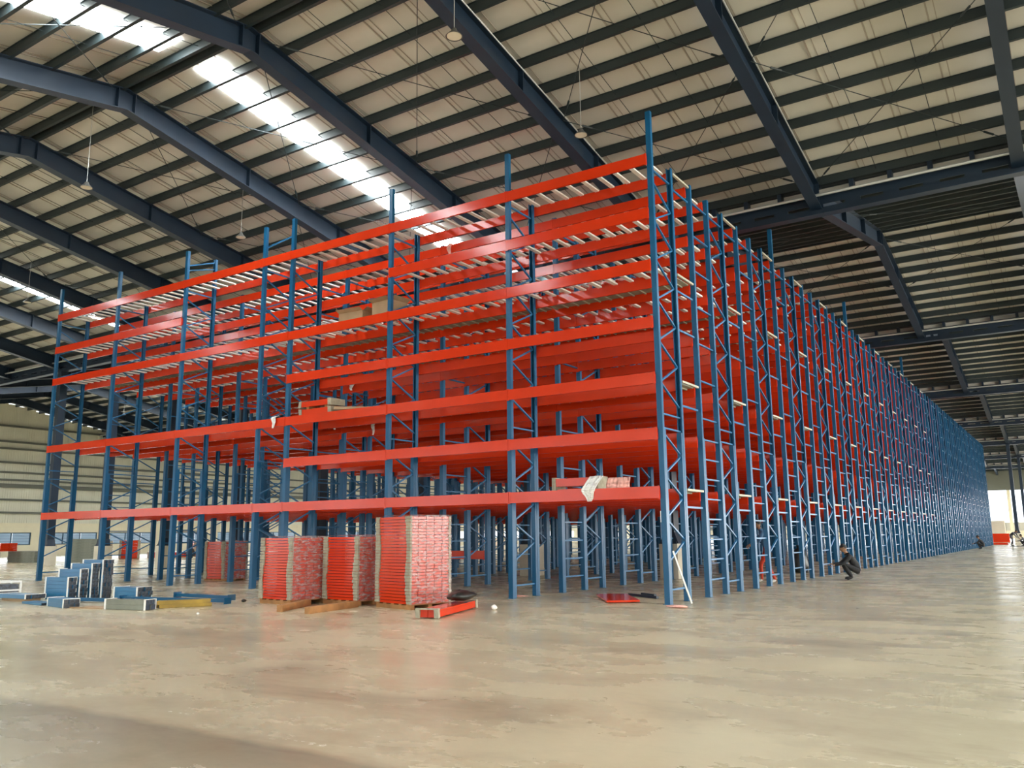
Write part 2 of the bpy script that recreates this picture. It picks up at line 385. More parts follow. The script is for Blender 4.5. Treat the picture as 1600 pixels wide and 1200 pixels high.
for z in (3.75, 4.85, 6.05, 6.55, 7.2, 8.05, 9.25, 9.85, 11.2):
    q = MB(); h = .16 if z != 6.05 else .34
    q.box(XL+.012, XL+.2, YB, YF, z-h/2, z+h/2); link('girt', q.mesh('girt', 'girt'), wl)
q = MB()
for k in range(int((YF-YB)/6.1)): q.box(XL+.2, XL+.5, 24.5+(k-8)*6.1, 24.75+(k-8)*6.1, 0, 11.3)
for i, (a, b) in enumerate(WINS[:12]):
    wn = link('window_%d' % (i+1), None, kind='structure')
    q = MB(); x0, x1 = XL-.16, XL-.08
    q.box(x0, x1, a, b, .98, 1.05); q.box(x0, x1, a, b, 1.98, 2.05)
    for f in (0, 1/3, 2/3, 1): yc = a+.04+(b-a-.08)*f; q.box(x0, x1, yc-.045, yc+.045, 1.05, 1.98)
    for z in (1.28, 1.52, 1.76): q.box(x0+.02, x1-.02, a, b, z-.012, z+.012)
    link('window_frame', q.mesh('window_frame', 'winframe'), wn)
    for j in range(3):
        q = MB(); q.box(XL-.125, XL-.12, a+.08+(b-a)/3*j, a-.02+(b-a)/3*(j+1), 1.05, 1.98)
        link('pane', q.mesh('pane', 'glass'), wn)
# back wall with open loading doors behind the camera
wb = link('wall_back', None, kind='structure'); q = MB()
q.box(XL, XR, YB-.25, YB, 6.6, 14.2)
doors = [(-67+x*9.0, -61+x*9.0) for x in range(10)]
edges = [XL]+[e for p in doors for e in p]+[XR]
for a, b in zip(edges[0::2], edges[1::2]): q.box(a, b, YB-.25, YB, 0, 6.6)
link('siding', q.mesh('back_siding', 'siding'), wb)
wr = link('wall_right', None, kind='structure'); q = MB()
q.box(XR, XR+.25, YB, YF, 6.2, 14.2)
yy = YB
while yy < YF-8: q.box(XR, XR+.25, yy, yy+2.2, 0, 6.2); yy += 9.2
q.box(XR, XR+.25, yy, YF, 0, 6.2)
link('siding', q.mesh('right_siding', 'siding'), wr)
wf = link('wall_far', None, kind='structure'); q = MB()
q.box(XL, XR, YF, YF+.25, 0, 1.3)
for k in range(13): q.box(XL+k*9.6, XL+k*9.6+.5, YF, YF+.25, 1.3, 8.2)
link('siding', q.mesh('far_siding', 'plaster'), wf)
q = MB(); q.box(XL, XR, YF, YF+.25, 8.2, 14.2); link('upper_siding', q.mesh('upper_siding', 'girt'), wf)
q = MB()
for k in range(60): q.box(XL+2*k, XL+2*k+.06, YF+9, YF+9.06, 0, 2.9)
q.box(XL, XR+5, YF+9, YF+9.04, .2, 2.75)
link('outside_fence', q.mesh('outside_fence', 'pedestal'), kind='structure')

# ---------------------------------------------------------------- racking
PX = [0, -3.64, -7.28, -10.95, -12.14, -15.80, -19.46, -23.08]
LV = [2.29, 3.465, 4.60, 5.77, 6.99, 8.14, 9.34]
HT, HE = 9.40, 10.32
FA, GB, GC = 1.034, 1.137, 1.10
ROWP = GC+FA+GB
post_prof = [(-.057, -.045), (.057, -.045), (.057, .045), (.035, .045), (.035, .038), (.048, .038), (.048, -.028), (.018, -.028), (.010, -.036), (-.010, -.036), (-.018, -.028), (-.048, -.028), (-.048, .038), (-.035, .038), (-.035, .045), (-.057, .045)]
def post_mesh(h):
    q = MB(); q.prism(post_prof, 'z', 0.006, h); q.box(-.085, .085, -.07, .07, 0, .006)
    q.box(-.052, .052, .0455, .115, .006, 3.44)
    z = .12
    while z < h-.1 and z < 5: # row of slots on the front face, near part only
        q.box(-.040, -.026, -.0462, -.0448, z, z+.03); q.box(.026, .040, -.0462, -.0448, z, z+.03); z += .10
    return q.mesh('post', 'post')
PM, PME = post_mesh(HT), post_mesh(HE)
def beam_mesh(L):
    q = MB(); h = .235
    q.prism([(-.025, 0), (-.025, -h), (.025, -h), (.025, -.035), (.008, -.035), (.008, 0)], 'x', 0, L)
    for xa in (0, L-.035): q.box(xa, xa+.035, -.0285, -.025, -h-.02, .012)
    return q.mesh('load_beam', 'orange')
BM = {}
def bm(L):
    L = round(L, 3)
    if L not in BM: BM[L] = beam_mesh(L)
    return BM[L]
def brace_mesh(w, rise):
    q = MB(); q.bar((0, .045, 0), (0, w-.045, rise), .032, .04, up=(1, 0, 0)); return q.mesh('brace', 'brace')
BZ = {}
def bzm(w, rise):
    k = (round(w, 3), round(rise, 3))
    if k not in BZ: BZ[k] = brace_mesh(*k)
    return BZ[k]
STEP = .435
def braces_zig():
    out = [(.27, 0), (3.47, 0), (3.76, 0), (9.02, 0)]
    z = .78; up = True
    while z+STEP < 3.45: out.append((z, STEP) if up else (z+STEP, -STEP)); z += STEP; up = not up
    z = 3.98; up = False
    while z+STEP < 9.02: out.append((z, STEP) if up else (z+STEP, -STEP)); z += STEP; up = not up
    return out
def braces_rung():
    return [(.36, 0), (.79, 0), (1.22, 0), (1.66, 0), (2.10, 0), (2.54, 0), (2.98, 0), (3.42, 0)]+[(3.9+.86*k, -0.0) for k in range(6)]+[(9.02, 0)]
ZIG, RUNG = braces_zig(), braces_rung()
def bays():
    return [(i, PX[i+1], PX[i]) for i in range(7)]
def has_beam(i, lv, front):
    if i == 3: return lv in (0, 2, 4, 6)
    if i > 3 and lv in (1, 3): return False
    if front and lv == 5 and i in (2, 4): return False
    return True
def slat_mesh_for(w, xs, z):
    q = MB()
    for x in xs: q.box(x-.045, x+.045, -.02, w+.02, z-.04, z-.004)
    return q
slat_one = {}
def slat_single(w):
    if w not in slat_one:
        q = MB(); q.box(-.05, .05, -.02, w+.02, -.04, -.004);
        slat_one[w] = q.mesh('deck_slat', 'galv')
    return slat_one[w]
def slat_xs(xa, xb):
    n = max(3, round((xb-xa)/.41)); return [xa+(k+.5)*(xb-xa)/n for k in range(n)]

def add_beams(root, yoff, outward, front=False, merged=None, colfree=None):
    for i, xa, xb in bays():
        for lv, z in enumerate(LV):
            if not has_beam(i, lv, front): continue
            xe = xb-.05 if i == 0 else xb-.004; xs_ = xa+.004 if i < 6 else xa+.03
            yy = yoff+(-.0715 if outward < 0 else .0715)
            if merged is not None:
                h = .235; s_ = -1 if outward < 0 else 1
                merged.prism([(yy+s_*.025, z), (yy+s_*.025, z-h), (yy-s_*.025, z-h), (yy-s_*.025, z-.035), (yy-s_*.008, z-.035), (yy-s_*.008, z)], 'x', xs_, xe)
            else:
                if outward < 0: link('load_beam', bm(xe-xs_), root, (xs_, yy, z))
                else: link('load_beam', bm(xe-xs_), root, (xe, yy, z), (0, 0, math.pi))

slat_row_cache = {}
def slats_joined(key, cells, skip=None):
    if key in slat_row_cache: return slat_row_cache[key]
    q = MB()
    for (y0, w) in cells:
        for i, xa, xb in bays():
            for lv, z in enumerate(LV):
                if not has_beam(i, lv, False): continue
                if lv < 4: continue
                for x in slat_xs(xa, xb): q.box(x-.05, x+.05, y0+.05, y0+w-.05, z-.042, z-.004)
    me = q.mesh('deck_slats', 'galv'); slat_row_cache[key] = me; return me

# front single-depth rack
RG = 'rows of blue and orange pallet racking'
r0 = thing('pallet_rack', 'front single-depth blue and orange rack row with taller posts facing the open floor', 'pallet rack', (0, 0, 0), group=RG)
for i, x in enumerate(PX):
    link('upright_post', PME, r0, (x, 0, 0)); link('upright_post', PME if i == 5 else PM, r0, (x, FA, 0), (0, 0, math.pi))
    for z, rs in ZIG: link('brace', bzm(FA, rs), r0, (x, 0, z))
    if i in (3, 4, 5): link('brace', bzm(FA, .28), r0, (x, 0, 9.7)) if i == 5 else None
add_beams(r0, 0, -1, front=True); add_beams(r0, FA, 1)
cnt = 0
for lv in (6, 5, 4):
    for i, xa, xb in bays():
        if not has_beam(i, lv, True) or cnt > 285: continue
        for x in slat_xs(xa, xb): link('deck_slat', slat_single(FA), r0, (x, 0, LV[lv])); cnt += 1
for i, x in enumerate((PX[3], PX[4])):   # ties between the two frames of the gap
    q = MB(); 
q = MB(); q.bar((PX[4], .06, 9.72), (PX[3], .06, 9.86), .03, .04); link('tie_bar', q.mesh('tie_bar', 'brace'), r0)
q = MB(); q.bar((PX[5], .05, 9.86), (PX[5]+.02, FA-.05, 10.2), .03, .04); link('tie_bar', q.mesh('tie_bar', 'brace'), r0)

ROWS = []
rows = 23
way_me = None
for g in range(rows):
    yb = FA+GB+g*ROWP
    if g == rows-1: lab = 'last rack row at the far end of the block of blue and orange racking'
    else: lab = 'double-depth blue and orange rack row, %s one behind the front row' % ordn[g]
    r = thing('pallet_rack', lab, 'pallet rack', (0, yb, 0), group=RG); ROWS.append(r)
    for i, x in enumerate(PX):
        link('upright_post', PME if (g in (2, 5, 9) and i == 0) else PM, r, (x, 0, 0))
        link('upright_post', PM, r, (x, GC, 0)); link('upright_post', PM, r, (x, GC+FA, 0), (0, 0, math.pi))
        if g < 9 and (i == 0 or g < 2):
            for z, rs in RUNG: link('brace', bzm(GC, rs), r, (x, 0, z))
            for z, rs in ZIG: link('brace', bzm(FA, rs), r, (x, GC, z))
        else:
            if 'bj' not in globals():
                q = MB()
                for z, rs in RUNG: q.bar((0, .045, z), (0, GC-.045, z+rs), .032, .04, up=(1, 0, 0))
                for z, rs in ZIG: q.bar((0, GC+.045, z), (0, GC+FA-.045, z+rs), .032, .04, up=(1, 0, 0))
                bj = q.mesh('bracing', 'brace')
            link('bracing', bj, r, (x, 0, 0))
    if g < 8:
        add_beams(r, 0, -1); add_beams(r, GC, -1); add_beams(r, GC+FA, 1)
    else:
        if 'far_beams' not in globals():
            q = MB(); add_beams(None, 0, -1, merged=q); add_beams(None, GC, -1, merged=q); add_beams(None, GC+FA, 1, merged=q)
            far_beams = q.mesh('load_beams', 'orange')
        link('load_beams', far_beams, r, kind='stuff')
    hascol = any(yb < c < yb+GC+FA for c in VALLEYS)
    if hascol:
        cc = [c for c in VALLEYS if yb < c < yb+GC+FA][0]-yb
        cols = [6.5-5.13*n for n in range(2, 7)]
        q = MB()
        for (y0, wd) in ((0, GC), (GC, FA)):
            for i, xa, xb in bays():
                for lv, z in enumerate(LV):
                    if lv < 4 or not has_beam(i, lv, False): continue
                    for x in slat_xs(xa, xb):
                        if cc < 12 and yb < 12 and any(abs(x-c) < .3 for c in cols): continue
                        q.box(x-.05, x+.05, y0+.05, y0+wd-.05, z-.042, z-.004)
        link('deck_slats', q.mesh('deck_slats', 'galv'), r, kind='stuff')
    else:
        link('deck_slats', slats_joined('row', [(0, GC), (GC, FA)]), r, kind='stuff')
    # the aisle walkway between this row and the one in front of it: a thing of its own
    place = 'between the front rack row and the next' if g == 0 else 'in the %s aisle behind the front rack row' % ordn[g]
    wk = thing('aisle_walkway', 'raised grating walkway %s' % place, 'walkway', (0, yb-GB/2, 0), group='raised walkways in the rack aisles')
    if 'edge_me' not in globals():
        hw = GB/2-.105
        q = MB(); q.bar((0, -hw, 0), (0, hw, 0), .05, .045); edge_me = q.mesh('walkway_edge', 'edge')
        q = MB(); q.bar((0, -hw, 0), (0, hw, 0), .03, .04); row_tie = q.mesh('row_tie', 'brace')
        q = MB()
        for lv in (0, 2, 4):
            for i, xa, xb in bays(): q.box(xa+.06, xb-.06, -hw+.03, hw-.03, LV[lv]-.05, LV[lv]-.02)
        way_me = q.mesh('walkway_panels', 'walk')
        def way_panel(xa, xb):
            q = MB(); L = xb-xa
            q.box(.06, L-.06, -hw+.03, hw-.03, -.05, -.02)
            for k in range(int(L/.3)): q.box(.1+k*.3, .14+k*.3, -hw+.04, hw-.04, -.08, -.05)
            return q.mesh('walkway_panel', 'walk')
    if g < 3:
        for i, xa, xb in bays():
            pm = way_panel(xa, xb)
            for lv in (0, 2, 4): link('walkway_panel', pm, wk, (xa, 0, LV[lv]))
    else:
        link('walkway_panels', way_me, wk, kind='stuff')
    if g < 12:
        for lv in (0, 2, 4, 6): link('walkway_edge', edge_me, wk, (.03, 0, LV[lv]-.03))
        for z in (1.9, 4.05, 5.72, 6.6, 8.95): link('row_tie', row_tie, wk, (.0, 0, z))
# low beams in the second row
for i in (2, 4): link('load_beam', bm(3.4), ROWS[0], (PX[i+1]+.1, GC+FA-.02+.0915, .93))

# ---------------------------------------------------------------- pendant lamps
def pendant(x, yv, lab, z=11.2):
    t = thing('pendant_lamp', lab, 'lamp', (x, yv, z), group='round high-bay pendant lamps')
    q = MB(); q.lathe([(.0, .16), (.05, .16), (.07, .10), (.17, 0), (.175, -.01), (.165, 0), (.06, .09), (0, .10)], seg=20); link('shade', q.mesh('lamp_shade', 'lampring', True), t)
    q = MB(); q.lathe([(.0, -.004), (.15, -.004), (.15, .004), (0, .004)], seg=20); link('diffuser', q.mesh('diffuser', 'lamp'), t)
    h = roof_z(yv)-z
    q = MB(); q.tube((0, 0, .16), (0, 0, h), .008, 6); link('hanging_rod', q.mesh('hanging_rod', 'pipe'), t)
pendant(-2.58, -3.5, 'round pendant lamp highest in view near the middle rafter at the top')
pendant(-2.54, 1.68, 'small round pendant lamp hanging just left of the tall corner post')
pendant(-15.4, 1.66, 'pendant lamp hanging above the short-beam gap in the left rack tops')
pendant(-15.67, -3.5, 'pendant lamp on a long pale rod at upper left under the ridge')
pendant(-29.0, 1.7, 'pendant lamp at far left below the bright skylight strip')
pendant(-55.4, 18.0, 'distant pendant lamp beside the tall left end post of the racks')
pendant(-56.0, 23.1, 'distant pendant lamp just right of the left end posts, over the wall')


# ---------------------------------------------------------------- goods: bundles of beams, posts and panels
def strip_mesh(L, W, H, m='orange'):
    q = MB(); q.box(-L/2, L/2, -W/2, W/2, 0, H); return q.mesh('strip', m)
def beam_bundle(name, lab, loc, rz, L, W, H, nl, nc, film=True, skid=.10, beam='orange', group=None, cat='bundle', foamin=.13):
    t = thing(name, lab, cat, loc, rz, group)
    lh = (H-skid)/nl; cw = W/nc; me = strip_mesh(L-.02, cw-.014, lh-.011, beam)
    fq = MB()
    for k in range(nl):
        sh = random.uniform(-.012, .012)
        for c in range(nc): link('beam', me, t, (sh, -W/2+cw*(c+.5), skid+lh*k))
        for s_ in (-1, 1):
            wv = foamin+.026*math.sin(k*.33+s_*1.3+L*9)+random.uniform(-.014, .014)
            jitter_box(fq, s_*(L/2+.012), s_*(L/2-wv), -W/2-.016, -W/2+.03, skid+lh*k+.004, skid+lh*(k+1)-.004, .004)
            jitter_box(fq, s_*(L/2+.012), s_*(L/2-wv), W/2+.016, W/2-.03, skid+lh*k+.004, skid+lh*(k+1)-.004, .004)
    link('foam_wrap', fq.mesh('foam_wrap', 'foam'), t)
    if film:
        fm = MB(); ny, nz = 10, 26
        g = [[(L/2+.035+random.uniform(-.016, .016), -W/2-.01+(W+.02)*j/ny, skid+(H-skid+.02)*k/nz) for j in range(ny+1)] for k in range(nz+1)]
        for k in range(nz):
            for j in range(ny): fm.quad(g[k][j], g[k][j+1], g[k+1][j+1], g[k+1][j])
        gt = [[(-L/2+(L+.03)*i/8, -W/2+W*j/6, H+.012+random.uniform(0, .02)) for i in range(9)] for j in range(7)]
        for j in range(6):
            for i in range(8): fm.quad(gt[j][i], gt[j][i+1], gt[j+1][i+1], gt[j+1][i])
        link('stretch_film', fm.mesh('stretch_film', 'film'), t)
    if skid:
        for yy in (-W/2+.06, 0, W/2-.06):
            q = MB(); q.box(-L/2, L/2, yy-.045, yy+.045, 0, skid-.022); link('skid', q.mesh('skid', 'wood'), t)
        q = MB()
        for k in range(5): x = -L/2+.06+(L-.12)*k/4; q.box(x-.05, x+.05, -W/2, W/2, skid-.022, skid)
        link('skid_boards', q.mesh('skid_boards', 'wood'), t)
    return t
G1 = 'tall bundles of orange beams on skids in front of the racks'
beam_bundle('beam_bundle', 'leftmost of the three tall orange beam bundles on timber in front of the racks', (-7.22, -2.98, 0), R(-8), 1.14, .92, 1.36, 22, 5, group=G1)
beam_bundle('beam_bundle', 'middle one of the three tall orange beam bundles in front of the racks', (-5.86, -2.48, 0), R(-8), 1.14, .90, 1.37, 22, 5, group=G1)
beam_bundle('beam_bundle', 'rightmost and tallest orange beam bundle, film glaring white on its right side', (-4.20, -2.68, 0), R(-14), 1.14, .95, 1.74, 28, 5, group=G1)
beam_bundle('beam_bundle', 'orange beam bundle standing under the left racks behind two blue posts', (-16.95, 2.9, 0), R(0), 1.0, .9, 1.26, 14, 4, film=True, skid=.06)
# timbers
def timber(lab, a, b, w=.11, h=.12):
    a = Vector(a); b = Vector(b); d = b-a; t = MB(); t.box(0, d.length, -w/2, w/2, 0, h)
    o = link('timber', t.mesh('timber', 'wood'), None, a, (0, 0, math.atan2(d.y, d.x)))
    return tag(o, lab, 'timber')
timber('rough brown timber on the floor jutting forward beside the leftmost beam bundle', (-5.74, -4.66, 0), (-6.42, -3.30, 0))
timber('rough brown timber on the floor jutting forward from the middle beam bundle', (-4.95, -4.72, 0), (-5.2, -3.2, 0))

# pair of orange beams with a black bag
t = thing('beam_pack', 'low orange beam pack lying on the floor with black bag on top', 'bundle', (-2.75, -3.4, 0), R(108))
for c in (-1, 1):
    q = MB(); q.box(-1.05, 1.05, -.085, .085, 0, .09); link('beam', q.mesh('flat_beam', 'orange'), t, (0, c*.09, .02))
    q = MB(); q.box(-1.05, 1.05, -.085, .085, 0, .03); link('beam', q.mesh('flat_beam', 'orange'), t, (0, c*.09, .112))
for s_ in (-1, 1):
    for c in (-1, 1):
        q = MB(); jitter_box(q, -.06, .03, -.035, .035, 0, .14, .008); link('foam_pad', q.mesh('foam_pad', 'foam'), t, (s_*1.04, c*.165, .012))
    q = MB(); jitter_box(q, -.06, .03, -.2, .2, 0, .02, .004); link('foam_pad', q.mesh('foam_pad', 'foam'), t, (s_*1.04, 0, .146))
def blob(name, mats, loc, size, lab, cat, seed=1, seg=14, flat=.5):
    rnd = random.Random(seed); q = MB(); prof = []
    for j in range(8):
        a = math.pi*j/7; prof.append((math.sin(a), (1-math.cos(a))/2))
    n = len(q.v)
    for r_, z in prof:
        for i in range(seg):
            tt = 2*math.pi*i/seg; k = 1+.16*math.sin(3*tt+z*4+seed)+rnd.uniform(-.09, .09)
            q.v.append((max(r_, .02)*k*math.cos(tt)*size[0]/2, max(r_, .02)*k*math.sin(tt)*size[1]/2, max(0, z*size[2]*(1+.1*math.sin(2*tt+seed)))))
    for j in range(7):
        for i in range(seg): i2 = (i+1) % seg; q.f.append((j*seg+i, j*seg+i2, (j+1)*seg+i2, (j+1)*seg+i)); q.mi.append(0)
    o = link(name, q.mesh(name, mats, True), None, loc); return tag(o, lab, cat)
blob('plastic_bag', 'black', (-2.88, -2.85, .172), (.48, .8, .19), 'black plastic bag lying on top of the low orange beam pack', 'bag', 3).rotation_euler = (0, 0, .3)
blob('litter', 'white', (-2.38, -2.51, 0), (.12, .10, .09), 'crumpled white scrap alone on the floor right of the beam pack', 'litter', 5)
blob('litter', 'paperpink', (.45, -.62, 0), (.42, .16, .05), 'crumpled pink film scraps at the foot of the tall corner post', 'litter', 8)
blob('litter', 'black', (-8.35, -3.35, 0), (.11, .10, .07), 'small black scrap on the floor left of the leftmost beam bundle', 'litter', 9)
blob('litter', 'paperpink', (-3.9, .6, 0), (.5, .3, .03), 'pinkish scrap on the floor in the shade behind the tallest bundle', 'litter', 10)
blob('litter', 'white', (-6.66, -5.75, 0), (.06, .05, .04), 'tiny white scrap on the floor in front of the leftmost beam bundle', 'litter', 11)
# red panel, rods
q = MB(); q.v = [(-2.29, 1.35, .02), (-1.19, -.29, .02), (-.67, .14, .02), (-1.75, 1.75, .02)]; q.v += [(a, b, .055) for a, b, c in q.v]
q.f = [(0, 1, 2, 3), (7, 6, 5, 4), (0, 4, 5, 1), (1, 5, 6, 2), (2, 6, 7, 3), (3, 7, 4, 0)]; q.mi = [0]*6
q.bar((-2.1, 1.2, .01), (-1.8, 1.5, .01), .05, .02); q.bar((-1.2, 0, .01), (-.9, .15, .01), .05, .02)
tag(link('floor_panel', q.mesh('floor_panel', 'orange')), 'flat orange red panel lying on the floor left of the corner post', 'panel')
for a, b, lab in (((-1.75, 1.9, .03), (-.78, 1.25, .03), 'longer dark blue steel bar lying behind the flat red panel'), ((-1.55, 2.15, .03), (-1.05, 1.75, .03), 'shorter dark blue steel bar lying behind the flat red panel')):
    q = MB(); q.bar(a, b, .06, .05); tag(link('steel_bar', q.mesh('steel_bar', 'steel')), lab, 'bar')
q = MB(); q.bar((.12, .05, 1.02), (.37, .28, .012), .03, .03); tag(link('leaning_bar', q.mesh('leaning_bar', 'galv')), 'pale metal bar leaning on the tall corner post', 'bar')
q = MB(); q.box(-.0625, -.057, -.07, .02, 0, .22); 
tag(link('post_tag', q.mesh('post_tag', 'white'), None, (-.0, 0, 1.58)), 'small pale tag on the left face of the corner post', 'tag')

# post bundles (blue) at left
def post_bundle(lab, loc, rz, L, W, H, nc, nl, m='bluebundle', ends='darkends', straps=True, group=None, cat='bundle', part='post'):
    t = thing('post_bundle', lab, cat, loc, rz, group); cw = W/nc; lh = H/nl
    q = MB(); a, b = cw*.49, lh*.97
    q.box(-L/2, L/2, -a, a, 0, b); q.mi = [0, 0, 0, 1, 0, 1]
    me = q.mesh('packed_post', [m, ends])
    for k in range(nl):
        for c in range(nc): link(part, me, t, (random.uniform(-.035, .035), -W/2+cw*(c+.5), lh*k+.004))
    if straps:
        for s_ in (-1, 1):
            q = MB(); x = s_*(L/2-.02); hw = .022
            q.prism([(-W/2-.012, 0), (-W/2-.002, 0), (-W/2-.002, H+.004), (W/2+.002, H+.004), (W/2+.002, 0), (W/2+.012, 0), (W/2+.012, H+.014), (-W/2-.012, H+.014)], 'x', x-hw, x+hw)
            link('edge_wrap', q.mesh('edge_wrap', 'white'), t)
    return t
GB_ = 'blue post bundles piled left of the racks'
rzb = R(6)
for k, (h, dd, lab) in enumerate(((.50, .22, 'front lowest blue post bundle of the stepped left pile'), (.68, .20, 'second blue post bundle of the stepped left pile, counted from the front'),
                              (.80, .20, 'third blue post bundle of the stepped left pile, counted from the front'), (.88, .28, 'rearmost and highest blue post bundle of the stepped left pile'))):
    post_bundle(lab, (-13.12+.07*k, -4.72+.24*k+(.03 if k == 3 else 0), 0), rzb, .84-.03*k, dd-.02, h, 2 if k < 3 else 3, round(h/.085), group=GB_)
post_bundle('small separate blue post bundle right of the big pile, behind the grey pack', (-11.62, -3.85, 0), R(8), .78, .40, .27, 4, 3)
post_bundle('blue bundle in front of the big blue pile, lying skewed on the floor', (-10.85, -5.9, 0), R(-10), .92, .30, .17, 3, 2)
post_bundle('flat blue pack at far left beside the white edged crate', (-13.6, -5.35, .06), R(3), 1.15, .45, .09, 4, 1)
post_bundle('second flat blue pack lying in front of the flat one at far left', (-12.05, -5.75, 0), R(-6), 1.0, .3, .05, 3, 1, straps=False)
q = MB(); q.box(-.5, .5, -.18, .18, 0, .055); tag(link('cardboard', q.mesh('cardboard', 'card'), None, (-13.6, -5.35, 0)), 'brown packing board under the flat blue pack at far left', 'board')
post_bundle('grey ribbed steel pack with white wrapped ends in front of the blue bundles', (-8.95, -5.62, 0), R(12), 1.05, .26, .19, 4, 2, m='grey', group=None)
post_bundle('mustard yellow beam pack lying right of the grey steel pack', (-8.42, -4.78, 0), R(62), 1.0, .24, .14, 3, 2, m='yellow', straps=False)
def frame_post(lab, a, b):
    a = Vector(a); b = Vector(b); q = MB(); q.bar(a, b, .10, .07); d = (b-a).normalized(); q.bar(b-d*.01, b+d*.01, .20, .13)
    q.bar(a-d*.01, a+d*.01, .20, .13)
    tag(link('loose_post', q.mesh('loose_post', 'post')), lab, 'post', 'loose blue posts on the floor')
frame_post('upper loose blue post with end plate, behind the mustard yellow pack', (-11.0, -3.1, .066), (-9.0, -3.15, .066))
frame_post('long loose blue post with end plate beside the mustard yellow pack', (-11.2, -4.35, .066), (-8.25, -3.85, .066))
frame_post('loose blue post behind the grey steel pack, running to the pile', (-12.4, -5.15, .066), (-10.3, -4.75, .066))
q = MB(); jitter_box(q, -.45, .45, -.22, .22, 0, .012, .02); tag(link('cardboard', q.mesh('cardboard', 'card'), None, (-9.95, -5.75, 0), (0, 0, .2)), 'torn brown cardboard on the floor left of the grey pack', 'board')
t = thing('wire_crate', 'white edged crate cut off by the left edge of the photo', 'crate', (-14.62, -5.25, 0), R(-10))
q = MB()
for x in (-.35, .35):
    for yv in (-.25, .25): q.box(x-.02, x+.02, yv-.02, yv+.02, 0, .42)
for z in (.03, .21, .40):
    q.bar((-.35, -.25, z), (.35, -.25, z), .035, .035); q.bar((-.35, .25, z), (.35, .25, z), .035, .035); q.bar((-.35, -.25, z), (-.35, .25, z), .035, .035); q.bar((.35, -.25, z), (.35, .25, z), .035, .035)
link('frame', q.mesh('crate_frame', 'white'), t)
q = MB(); q.box(-.32, .32, -.22, .22, .05, .34); link('contents', q.mesh('contents', 'darkends'), t)

# stacks along the left wall
def stack(lab, loc, rz, L, W, H, nc, nl, m, ends='darkends'):
    return post_bundle(lab, loc, rz, L, W, H, nc, nl, m=m, ends=ends, straps=False, part='bar')
stack('grey steel stack lying low by the left wall below the red bars', (-48.6, 12.9, 0), R(0), 3.2, 1.2, .70, 5, 4, 'grey', 'grey')
stack('red bar stack lying on the grey one at far left', (-50.5, 11.6, .71), R(0), 3.6, 1.0, .50, 4, 4, 'orange', 'orange')
stack('dark blue stack at the left photo edge under the red bars', (-50.8, 11.3, 0), R(0), 1.0, 1.2, .66, 4, 3, 'steel')
stack('tall dark grey square stack behind the second rack post from the left', (-43.6, 13.7, 0), R(45), 1.6, 1.6, 1.42, 6, 9, 'grey', 'darkends')
for k, (xx, yy, L, H, lab) in enumerate(((-49.6, 18.2, 1.3, 1.25, 'tall red bundle by the left wall, left one of the tall pair'), (-49.6, 20.3, 1.3, 1.3, 'tall red bundle by the left wall, right one of the tall pair'),
      (-49.6, 22.6, 1.4, .45, 'low red bundle by the left wall, just right of the tall red pair'), (-49.6, 24.6, 1.4, .42, 'low red bundle by the left wall, second right of the tall red pair'),
      (-50, 27.2, 2.2, 1.15, 'red bundle by the left wall behind the person squatting under the racks'))):
    beam_bundle('red_bundle', lab, (xx, yy, 0), R(60), L, 1.2, H, 6, 3, film=True, skid=.05, group='red bundles stored along the left wall')
beam_bundle('red_bundle', 'low far red bundle in line beyond the tall posts, left of the wide columns', (-44, 34, 0), R(60), 2.2, 1.2, .7, 5, 3, film=False, skid=.05, group='red bundles stored along the left wall')

# things left on the racks
t = thing('beam_pack', 'wrapped orange beam pack on the lowest front shelf near the corner', 'bundle', (-2.12, .45, LV[0]), R(0))
q = MB(); q.box(-.52, .52, -.2, .2, .10, .27); link('beam', q.mesh('flat_beam', 'orange'), t)
q = MB(); q.box(-.47, .47, -.2, .2, .0, .04); link('beam', q.mesh('flat_beam', 'orange'), t)
for xa, xb in ((-.6, -.5), (.45, .54)):
    q = MB(); jitter_box(q, xa, xb, -.22, .22, .0, .29, .01); link('foam_wrap', q.mesh('foam_wrap', 'foam'), t)
def cloth(lab, loc, w, h, depth, mats='white', seed=1, top=.15, rz=0):
    if 'scrap' in lab and 'lowest' not in lab: w *= .55; h *= .6
    rnd = random.Random(seed); q = MB(); nx, nz = 7, 9; g = []
    for k in range(nz+1):
        row = []; f = k/nz; taper = 1-.75*max(0, f-.35)/.65
        for i in range(nx+1):
            u = i/nx-.5; row.append((u*w*taper+.02*math.sin(f*7+seed), -depth*(1 if f > .18 else f/.18)-.02*math.cos(u*16+seed)-.015*rnd.random(), top*(0 if f > .18 else 1-f/.18)-h*max(0, f-.18)/.82))
        g.append(row)
    for k in range(nz):
        for i in range(nx): q.quad(g[k][i], g[k][i+1], g[k+1][i+1], g[k+1][i])
    o = link('film_scrap', q.mesh('film_scrap', mats, True), None, loc, (0, 0, rz))
    md = o.modifiers.new('thick', 'SOLIDIFY'); md.thickness = .006
    return tag(o, lab, 'film')
cloth('white plastic sheet hanging over the lowest front beam near the corner', (-1.62, .22, LV[0]+.02), .30, .28, .33, 'white', 2, .26)
cloth('pale film scrap spread on the lowest shelf right of the hanging sheet', (-1.05, .2, LV[0]+.01), .55, .02, .12, 'paperpink', 5, .22)
cloth('white film scrap hanging over the third level beam in the rack gap', (-11.35, 0, LV[2]+.02), .36, .5, .14, 'white', 4, .05)
cloth('small white film scrap hanging behind the beam right of the rack gap', (-10.4, FA+.24, LV[2]-.05), .25, .35, .05, 'white', 7, .05)
cloth('white film scrap on the second rack row left of the third post', (-9.6, 2.0, LV[2]-.1), .22, .5, .04, 'white', 9, .05)
